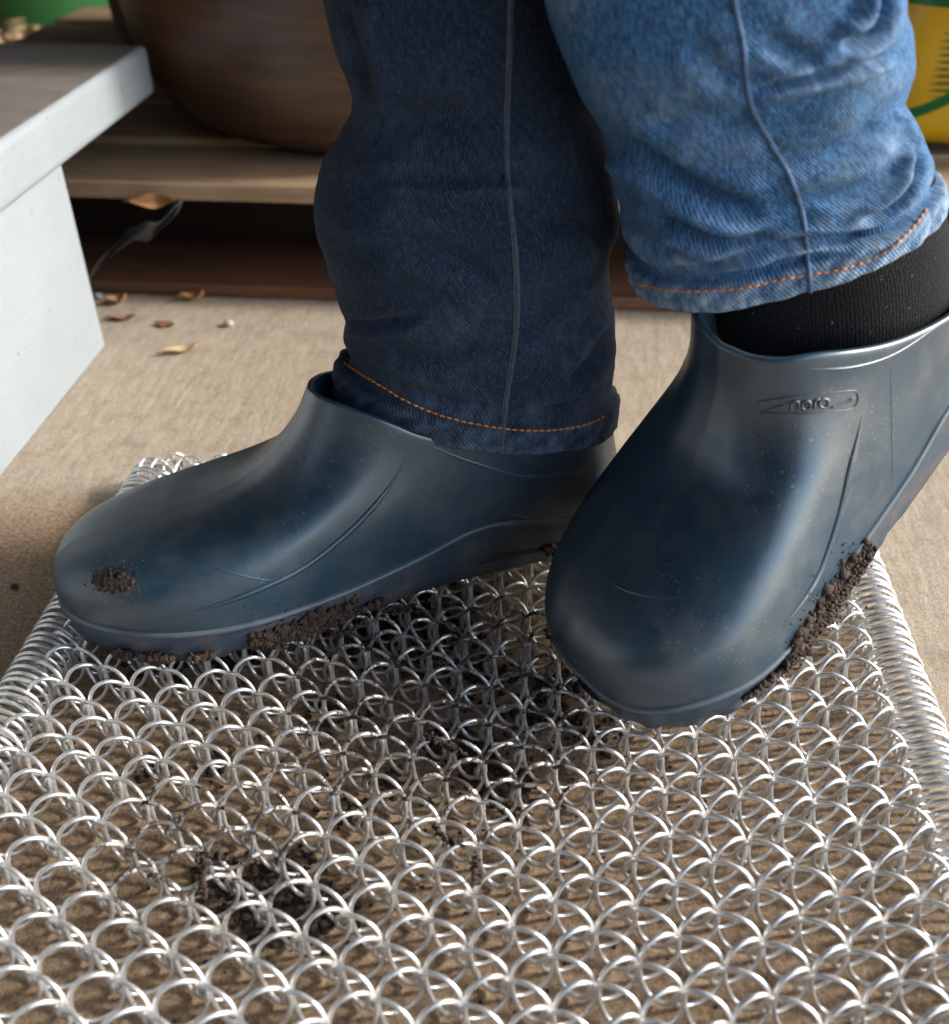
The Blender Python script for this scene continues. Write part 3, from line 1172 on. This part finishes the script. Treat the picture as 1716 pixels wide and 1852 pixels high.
M_SEAM = mat_simple('seam_denim_shaded', (0.040, 0.052, 0.075), 0.9, var=0.6, scale=420)  # seam copy with the leg's shade painted in
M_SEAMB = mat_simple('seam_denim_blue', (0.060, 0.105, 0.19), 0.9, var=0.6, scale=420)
pxL = [(924, -30), (922, 60), (919, 150), (916, 230), (916, 300), (922, 370), (930, 440), (934, 510), (934, 580), (928, 640), (918, 700), (912, 750), (905, 806)]
seam(legL, bvhL, pxL, 0.0011, M_SEAM, n=120)
seam(legL, bvhL, [(x - 3.5, y) for x, y in pxL], 0.0005, M_PALE, 'edge_thread', n=120)
pxR = [(1322, -30), (1333, 30), (1343, 80), (1347, 125), (1352, 165), (1364, 205), (1392, 255), (1420, 305), (1440, 350), (1453, 400), (1457, 440), (1462, 490), (1466, 543)]
seam(legR, bvhR, pxR, 0.0010, M_SEAMB, n=110)
stitches(legL, bvhL, [(622, 656), (680, 692), (740, 727), (800, 752), (870, 769), (935, 778), (1000, 778), (1060, 768), (1096, 752)], 0.0026, 0.0007, 0.00048, M_THREAD)
stitches(legR, bvhR, [(1150, 510), (1200, 523), (1280, 526), (1350, 520), (1400, 508), (1460, 497), (1530, 485), (1600, 455), (1650, 412), (1682, 370)], 0.0026, 0.0007, 0.00046, M_THREAD)


def sock(keys, A, n, k):
    V, uv, s, d = loft_leg(keys, A, n, k, 2.1, 120, 80)
    return mesh_obj('sock', V.reshape(-1, 3), grid_faces(120, 80, True), M_SOCK, person, uv=uv.reshape(-1, 2))


sock([(1285, 745, 1690, 640), (1266, 690, 1708, 580), (1262, 640, 1716, 480), (1265, 590, 1712, 405), (1270, 540, 1698, 345), (1285, 470, 1680, 290), (1300, 400, 1660, 240)], A_R, nR, 0.60)
sock([(640, 790, 1050, 790), (618, 740, 1060, 760), (622, 700, 1066, 720), (650, 640, 1060, 660), (660, 560, 1050, 570)], A_L, nh, 0.55)

# ------------------------------------------------------------------ behind: bench, pallet, planters, bag
bench = thing('step_bench', 'low white painted wooden step bench with a weathered brown top', 'bench', (-0.55, 0.55, 0))
BX = -0.333
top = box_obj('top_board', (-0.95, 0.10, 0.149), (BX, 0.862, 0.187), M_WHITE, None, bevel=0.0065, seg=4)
top.data.materials.append(M_BTOP)
for p in top.data.polygons:
    if p.normal.z > 0.95:
        p.material_index = 1
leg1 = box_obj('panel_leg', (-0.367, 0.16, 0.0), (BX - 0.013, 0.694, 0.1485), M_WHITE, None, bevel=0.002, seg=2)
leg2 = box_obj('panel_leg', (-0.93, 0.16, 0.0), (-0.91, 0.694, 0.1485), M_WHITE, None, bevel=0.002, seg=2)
for o in (top, leg1, leg2):
    o.parent = bench
    o.location = -bench.location

pallet = thing('pallet', 'low wooden pallet behind the legs carrying the planter', 'pallet', (0, 0.8, 0))
deck0 = None
x0, x1 = -0.66, 0.78
for i in range(6):
    y = 0.788 + i * 0.122
    o = box_obj('deck_board', (x0, y, 0.0855), (x1, y + 0.098, 0.0995), M_DECK, pallet, bevel=0.0015, jitter=0.0012, loc=(0, -0.8, 0))
for xs in (-0.64, -0.02, 0.72):
    box_obj('stringer', (xs - 0.02, 0.800, 0.0125), (xs + 0.02, 1.49, 0.0850), M_BOARD, pallet, bevel=0.002, loc=(0, -0.8, 0))
M_GAP_SHADE = mat_wood('under_deck_shade', (0.012, 0.008, 0.006), (0.028, 0.017, 0.012))  # near-black: stands in for the shade under the deck
box_obj('shade_board', (x0 + 0.03, 0.905, 0.0006), (x1 - 0.08, 0.925, 0.0850), M_GAP_SHADE, pallet, bevel=0.002, loc=(0, -0.8, 0))  # board added to make the pallet's inside dark
for y in (0.790, 1.10, 1.40):
    box_obj('bottom_board', (x0, y, 0.0005), (x1, y + 0.112, 0.0120), M_BOARD, pallet, bevel=0.0015, jitter=0.0008, loc=(0, -0.8, 0))


def lathe(name, prof, mat, parent, seg=72):
    th = np.linspace(0, 2 * pi, seg, endpoint=False)
    pr = np.asarray(prof, float)
    V = np.stack([pr[None, :, 0] * np.cos(th)[:, None], pr[None, :, 0] * np.sin(th)[:, None], np.broadcast_to(pr[None, :, 1], (seg, len(pr)))], -1)
    return mesh_obj(name, V.reshape(-1, 3), grid_faces(seg, len(pr), True), mat, parent)


def planter(label, loc, prof, mat, rim_mat, soil_r, soil_z):
    t = thing('planter', label, 'planter', loc)
    p = path(prof, 60)
    lathe('pot_body', p, mat, t)
    top_r, top_z = prof[-1]
    th = np.linspace(0, 2 * pi, 72, endpoint=False)
    V, F = tube_arrays(np.column_stack([top_r * np.cos(th), top_r * np.sin(th), np.full(72, top_z)]), 0.012, 8, True)
    mesh_obj('rim', V, F, rim_mat, t)
    V = np.concatenate([np.column_stack([soil_r * np.cos(th), soil_r * np.sin(th), np.full(72, soil_z)]), [[0, 0, soil_z + 0.01]]])
    mesh_obj('soil', V, [(i, (i + 1) % 72, 72) for i in range(72)], M_MUD, t)
    return t


planter('big dark brown glazed planter standing on the pallet behind the legs', (-0.165, 1.040, 0.0998),
        [(0.0, 0.0), (0.15, 0.0), (0.180, 0.003), (0.202, 0.015), (0.224, 0.045), (0.238, 0.10), (0.245, 0.20), (0.247, 0.30), (0.247, 0.42)], M_POT, M_POT, 0.242, 0.40)
M_TAN = mat_wood('tan_clay', (0.10, 0.062, 0.035), (0.19, 0.125, 0.07), (8, 8, 2))
planter('tan brown planter half hidden between the bench and the dark planter', (-0.43, 1.32, 0.0998),
        [(0.0, 0.0), (0.085, 0.0), (0.105, 0.008), (0.112, 0.06), (0.118, 0.14), (0.124, 0.24), (0.128, 0.34)], M_TAN, M_TAN, 0.122, 0.32)
M_GREEN = mat_simple('green_plastic', (0.012, 0.090, 0.022), 0.4, var=0.15)
planter('small green plastic plant pot beyond the white bench', (-0.95, 1.95, 0.0),
        [(0.0, 0.002), (0.13, 0.002), (0.15, 0.008), (0.165, 0.10), (0.18, 0.22), (0.19, 0.34)], M_GREEN, M_GREEN, 0.185, 0.32)

def bag_material():
    m = NT('printed_bag')
    v = m.coord('Object')
    sep = m.n('ShaderNodeSeparateXYZ')
    m.l(v, sep.inputs[0])
    X, Z = sep.outputs[0], sep.outputs[2]
    yel, grn = (0.62, 0.36, 0.004), (0.004, 0.115, 0.020)
    c = m.mix(m.noise(v, 8, 3), (0.66, 0.40, 0.006), (0.52, 0.28, 0.004))
    # fern-like hatching, printed dark green
    w = m.n('ShaderNodeTexWave', wave_type='BANDS', bands_direction='Z')
    w.inputs['Scale'].default_value = 60
    w.inputs['Distortion'].default_value = 1.5
    m.l(m.coord('Object', (0.35, 1, 1), (0, radians(14), 0)), w.inputs['Vector'])
    hx = m.ramp(m.math('ADD', X, m.math('MULTIPLY', Z, 0.15)), [(0.0, 0.0), (0.5, 0.0), (0.505, 1.0)], 'LINEAR')
    zone = m.math('MULTIPLY', m.ramp(m.math('ADD', m.math('MULTIPLY', X, 5.0), 1.0), [(0.31, 0.0), (0.35, 1.0)]),
                  m.ramp(m.math('MULTIPLY', Z, 5.0), [(0.24, 0.0), (0.28, 1.0), (0.50, 1.0), (0.54, 0.0)]))
    c = m.mix(m.math('MULTIPLY', zone, m.ramp(w.outputs['Fac'], [(0.35, 0.0), (0.55, 0.9)])), c, (0.05, 0.085, 0.012))
    # green arc
    dx = m.math('SUBTRACT', X, -0.20)
    dz = m.math('SUBTRACT', Z, 0.160)
    rr = m.math('SQRT', m.math('ADD', m.math('MULTIPLY', dx, dx), m.math('MULTIPLY', dz, dz)))
    ring = m.ramp(m.math('MULTIPLY', m.math('ABSOLUTE', m.math('SUBTRACT', rr, 0.135)), 100), [(0.38, 1.0), (0.45, 0.0)])
    c = m.mix(ring, c, grn)
    band = m.math('MAXIMUM', m.ramp(m.math('MULTIPLY', Z, 5), [(0.583, 0.0), (0.588, 1.0)]), m.ramp(m.math('MULTIPLY', Z, 5), [(0.065, 1.0), (0.075, 0.0)]))
    c = m.mix(band, c, grn)
    m.set(c, 0.35, spec=0.5)
    m.bump(m.noise(v, 14, 4), 0.5, 0.006)
    return m.m


bag = thing('soil_bag', 'yellow and green printed plastic bag of potting soil standing on the pallet', 'bag', (0.44, 0.945, 0.0998))
nu, nv = 64, 48
th = np.linspace(0, 2 * pi, nu, endpoint=False)
zz = np.linspace(0, 1, nv)
Vb = np.empty((nu, nv, 3))
for j, z in enumerate(zz):
    thick = 0.072 * (1 - (2 * z - 1) ** 14) ** 0.5 * (1 - 0.25 * z) + 0.003
    wid = 0.185 * (0.94 + 0.06 * (2 * z - 1) ** 4)
    Vb[:, j, 0] = wid * np.sign(np.cos(th)) * np.abs(np.cos(th)) ** 0.75
    Vb[:, j, 1] = thick * np.sign(np.sin(th)) * np.abs(np.sin(th)) ** 0.9
    Vb[:, j, 2] = 0.002 + z * 0.46
for i in range(nu):
    for j in range(nv):
        p = Vector(Vb[i, j])
        Vb[i, j, 1] += 0.006 * noise.noise(p * 22)
        Vb[i, j, 0] += 0.004 * noise.noise(p * 18 + Vector((9, 0, 0)))
Fb = grid_faces(nu, nv, True) + [tuple(i * nv for i in range(nu))[::-1]]
mesh_obj('bag_body', Vb.reshape(-1, 3), Fb, bag_material(), bag)
V, F = tube_arrays([(-0.18, 0, 0.462), (-0.06, 0.003, 0.466), (0.06, -0.003, 0.466), (0.18, 0, 0.462)], 0.006, 8)
mesh_obj('sealed_top', V, F, M_GREEN, bag)


# ------------------------------------------------------------------ litter
def leaf(label, p, size, wide, rotz, curl, mat, tilt=0.0):
    nu, nv = 15, 9
    V = np.empty((nu, nv, 3))
    for i in range(nu):
        t = i / (nu - 1)
        w = wide * size * sin(pi * min(1, t * 0.97 + 0.015)) ** 0.75
        for j in range(nv):
            u = j / (nv - 1) * 2 - 1
            V[i, j] = ((t - 0.5) * size, u * w * (1 + 0.12 * sin(9 * t + 3 * u)), curl * size * (abs(u) ** 1.6 * 0.35 + (2 * t - 1) ** 2 * 0.3) + 0.03 * size * sin(7 * t))
    V = V.reshape(-1, 3)
    V[:, 2] -= V[:, 2].min()
    low = V.copy()
    low[:, 2] -= 0.0004
    F = grid_faces(nu, nv, False)
    n = len(V)
    F2 = F + [tuple(i + n for i in f[::-1]) for f in F]
    root = thing('dry_leaf', label, 'leaf', p)
    root.rotation_euler = (tilt, 0, rotz)
    mesh_obj('leaf_blade', np.concatenate([V, low]), F2, mat, root)
    mid = V.reshape(nu, nv, 3)[:, nv // 2]
    ext = np.concatenate([[mid[0] - (mid[1] - mid[0]) * 2.2], mid])
    Vt, Ft = tube_arrays(ext + np.array([0, 0, 0.0004]), 0.0006, 6)
    mesh_obj('leaf_vein', Vt, Ft, mat, root)
    return root


def at(x, y, z=0.0):
    p = on_z(x, y, z)
    return (p[0], p[1], p[2])


leaf('curled orange dry leaf caught on the front edge of the pallet', (-0.322, 0.7865, 0.0845), 0.036, 0.15, 0.10, 0.25, M_LEAF, 1.15)
leaf('small round orange leaf on the concrete beside the bench leg', at(212, 548, 0.0006), 0.017, 0.34, 0.6, 0.7, M_LEAF)
leaf('small pointed orange leaf on the concrete under the pallet board', at(350, 542, 0.0006), 0.020, 0.24, 0.5, 0.6, M_LEAF)
leaf('pale straw-coloured leaf lying flat on the open concrete', at(328, 636, 0.0006), 0.028, 0.16, 0.55, 0.25, M_LEAFP)
leaf('flat reddish leaf on the concrete below the round orange leaf', at(300, 588, 0.0006), 0.016, 0.30, -0.2, 0.2, mat_simple('red_leaf', (0.20, 0.085, 0.045), 0.8, var=0.4, scale=90))
leaf('brown leaf on the concrete tucked against the bench leg', at(222, 577, 0.0006), 0.022, 0.2, 0.2, 0.25, mat_simple('brown_leaf', (0.22, 0.13, 0.075), 0.8, var=0.4, scale=90))


def pebble(label, p, r, mat):
    mb = MB()
    mb.blob((0, 0, r * 0.6), r, (1.1, 0.9, 0.65), 0.10)
    o = mb.build('pebble', mat)
    o.location = p
    tag(o, label, 'pebble')


M_STONE = mat_simple('pale_stone', (0.42, 0.36, 0.30), 0.85, var=0.2, scale=200)
pebble('pale pebble on the concrete in front of the pallet', at(415, 590), 0.0045, M_STONE)
pebble('tiny dark clod on the shaded concrete left of the flat clog', at(27, 1064), 0.0024, M_MUD)
pebble('grey pebble on the concrete between the bench leg and the orange leaves', at(178, 540), 0.0045, mat_simple('grey_stone', (0.30, 0.28, 0.26), 0.85, var=0.3, scale=200))

# a torn strip of dark plastic dangling from the pallet
nu, nv = 24, 7
Vs = np.empty((nu, nv, 3))
P = path([(-0.300, 0.781, 0.080), (-0.322, 0.777, 0.066), (-0.352, 0.774, 0.053), (-0.375, 0.771, 0.034), (-0.386, 0.769, 0.020)], nu)
for i in range(nu):
    w = 0.007 * (0.35 + sin(pi * (0.15 + 0.8 * i / (nu - 1)))) * (1 - 0.6 * i / nu) * (1 + 0.25 * sin(i * 1.1))
    for j in range(nv):
        u = j / (nv - 1) * 2 - 1
        Vs[i, j] = P[i] + np.array([0.5 * u * w, 0.005 * sin(i * 0.5 + u * 2), u * w * (1 + 0.25 * sin(i * 0.6 + 2 * u))])
strip = mesh_obj('torn_plastic_strip', Vs.reshape(-1, 3), grid_faces(nu, nv, False), M_SCRAP)
sm = strip.modifiers.new('thickness', 'SOLIDIFY')
sm.thickness = 0.0006
tag(strip, 'torn strip of grey plastic dangling from the pallet edge beside the bench', 'plastic strip')

# crumpled dry litter beyond the bench: nobody could count it
mb = MB()
for _ in range(90):
    x, y = rng.gauss(-0.95, 0.10), rng.gauss(1.70, 0.05)
    mb.blob((x, y, abs(rng.gauss(0.012, 0.012))), rng.uniform(0.006, 0.018), (1.6, 0.8, 0.5), 0.4)
o = mb.build('leaf_litter', M_LEAFP)
tag(o, 'heap of pale dry leaf litter on the floor beyond the bench', kind='stuff')

# soil scraped off on to the mat and the concrete below it
mb = MB()


def soil_at(px, count, spread, rmin, rmax, zmax=0.0):
    c = on_z(px[0], px[1], 0.0 if zmax == 0 else 0.019)
    for _ in range(count):
        x, y = rng.gauss(c[0], spread), rng.gauss(c[1], spread)
        r = rng.uniform(rmin, rmax)
        z = (r * 0.4 if zmax == 0 else rng.uniform(0.0245, 0.0275))
        mb.blob((x, y, z), r, (1, 1, 0.7), 0.3)


for px, ct, sp in (((880, 1395), 90, .006), ((905, 1430), 70, .005), ((845, 1350), 70, .006), ((800, 1345), 40, .005), ((930, 1450), 30, .006),
                   ((480, 1640), 90, .009), ((545, 1650), 80, .008), ((430, 1600), 60, .008), ((520, 1590), 50, .006), ((590, 1650), 40, .008),
                   ((380, 1570), 30, .004), ((640, 1470), 20, .006), ((290, 1385), 16, .005), ((390, 1385), 16, .004), ((700, 1420), 20, .006),
                   ((720, 1130), 160, .014), ((650, 1150), 90, .012), ((790, 1110), 80, .012), ((780, 1180), 70, .012), ((300, 1200), 60, .010), ((420, 1190), 60, .010),
                   ((1010, 1240), 60, .006), ((960, 1290), 40, .008), ((1060, 1320), 30, .008), ((880, 1240), 40, .012), ((600, 1300), 20, .010)):
    soil_at(px, int(ct * 1.6), sp * 0.9, 0.0005, 0.0026)
for _ in range(420):                  # loose grains
    x, y = rng.gauss(-0.05, 0.07), rng.gauss(0.29, 0.07)
    r = rng.uniform(0.0003, 0.0010)
    mb.blob((x, y, r * 0.4), r)
for pts in ([(787, 1497), (797, 1512), (812, 1522), (838, 1528)], [(862, 1550), (858, 1570), (864, 1600)], [(770, 1330), (800, 1345), (840, 1362)], [(360, 1560), (385, 1545), (405, 1552)],
            [(375, 1560), (365, 1600), (372, 1620)], [(985, 1145), (1010, 1160), (1040, 1180)], [(660, 1120), (640, 1140), (600, 1150)], [(695, 1105), (720, 1100), (770, 1110)]):
    P = np.array([on_z(x, y, 0.0275) for x, y in path(pts, 14)])
    for p in P:
        for _ in range(5):
            mb.blob(p + nrng.normal(0, 0.0007, 3), rng.uniform(0.0004, 0.0011))
o = mb.build('soil_crumbs', M_MUD)
tag(o, 'dark crumbs of soil scraped on to the mat and the concrete below', kind='stuff')

# ------------------------------------------------------------------ porch roof, plus unseen walls added to keep part of the sky light off
M_CEIL = mat_wood('ceiling_wood', (0.05, 0.030, 0.018), (0.10, 0.060, 0.035))
roof = thing('porch_roof', 'boarded brown porch roof above the bench and the mat', 'roof', (-0.9, 1.4, 2.35))
roof['kind'] = 'structure'
for i in range(17):
    box_obj('ceiling_board', (-2.2, -2.9 + i * 0.26, 0.0), (3.6, -2.645 + i * 0.26, 0.02), M_CEIL, roof, bevel=0.003, seg=1)
wall = thing('added_back_wall', 'added unseen boarded brown wall behind the pallet, keeping sky light off', 'wall', (-0.9, 2.9, 0))  # added out of view to darken the surroundings
wall['kind'] = 'structure'
for i in range(9):
    box_obj('added_wall_board', (-2.2, 0.0, i * 0.26), (2.6, 0.03, i * 0.26 + 0.254), M_CEIL, wall, bevel=0.003, seg=1)
wall2 = thing('added_side_wall', 'added unseen boarded brown wall beyond the bench, keeping sky light off', 'wall', (-3.1, 0, 0))  # unseen, put in to block sky light from the left
wall2['kind'] = 'structure'
for i in range(9):
    box_obj('added_wall_board', (-0.03, -1.0, i * 0.26), (0.0, 2.89, i * 0.26 + 0.254), M_CEIL, wall2, bevel=0.003, seg=1)

wall3 = thing('added_front_wall', 'added unseen boarded brown wall behind the camera, cutting front sky light, open towards the right', 'wall', (0, -1.5, 0))  # unseen, added so light arrives only through the gap at the right
wall3['kind'] = 'structure'
for i in range(9):
    box_obj('added_wall_board', (-3.1, -0.03, i * 0.26), (0.65, 0.0, i * 0.26 + 0.254), M_CEIL, wall3, bevel=0.003, seg=1)
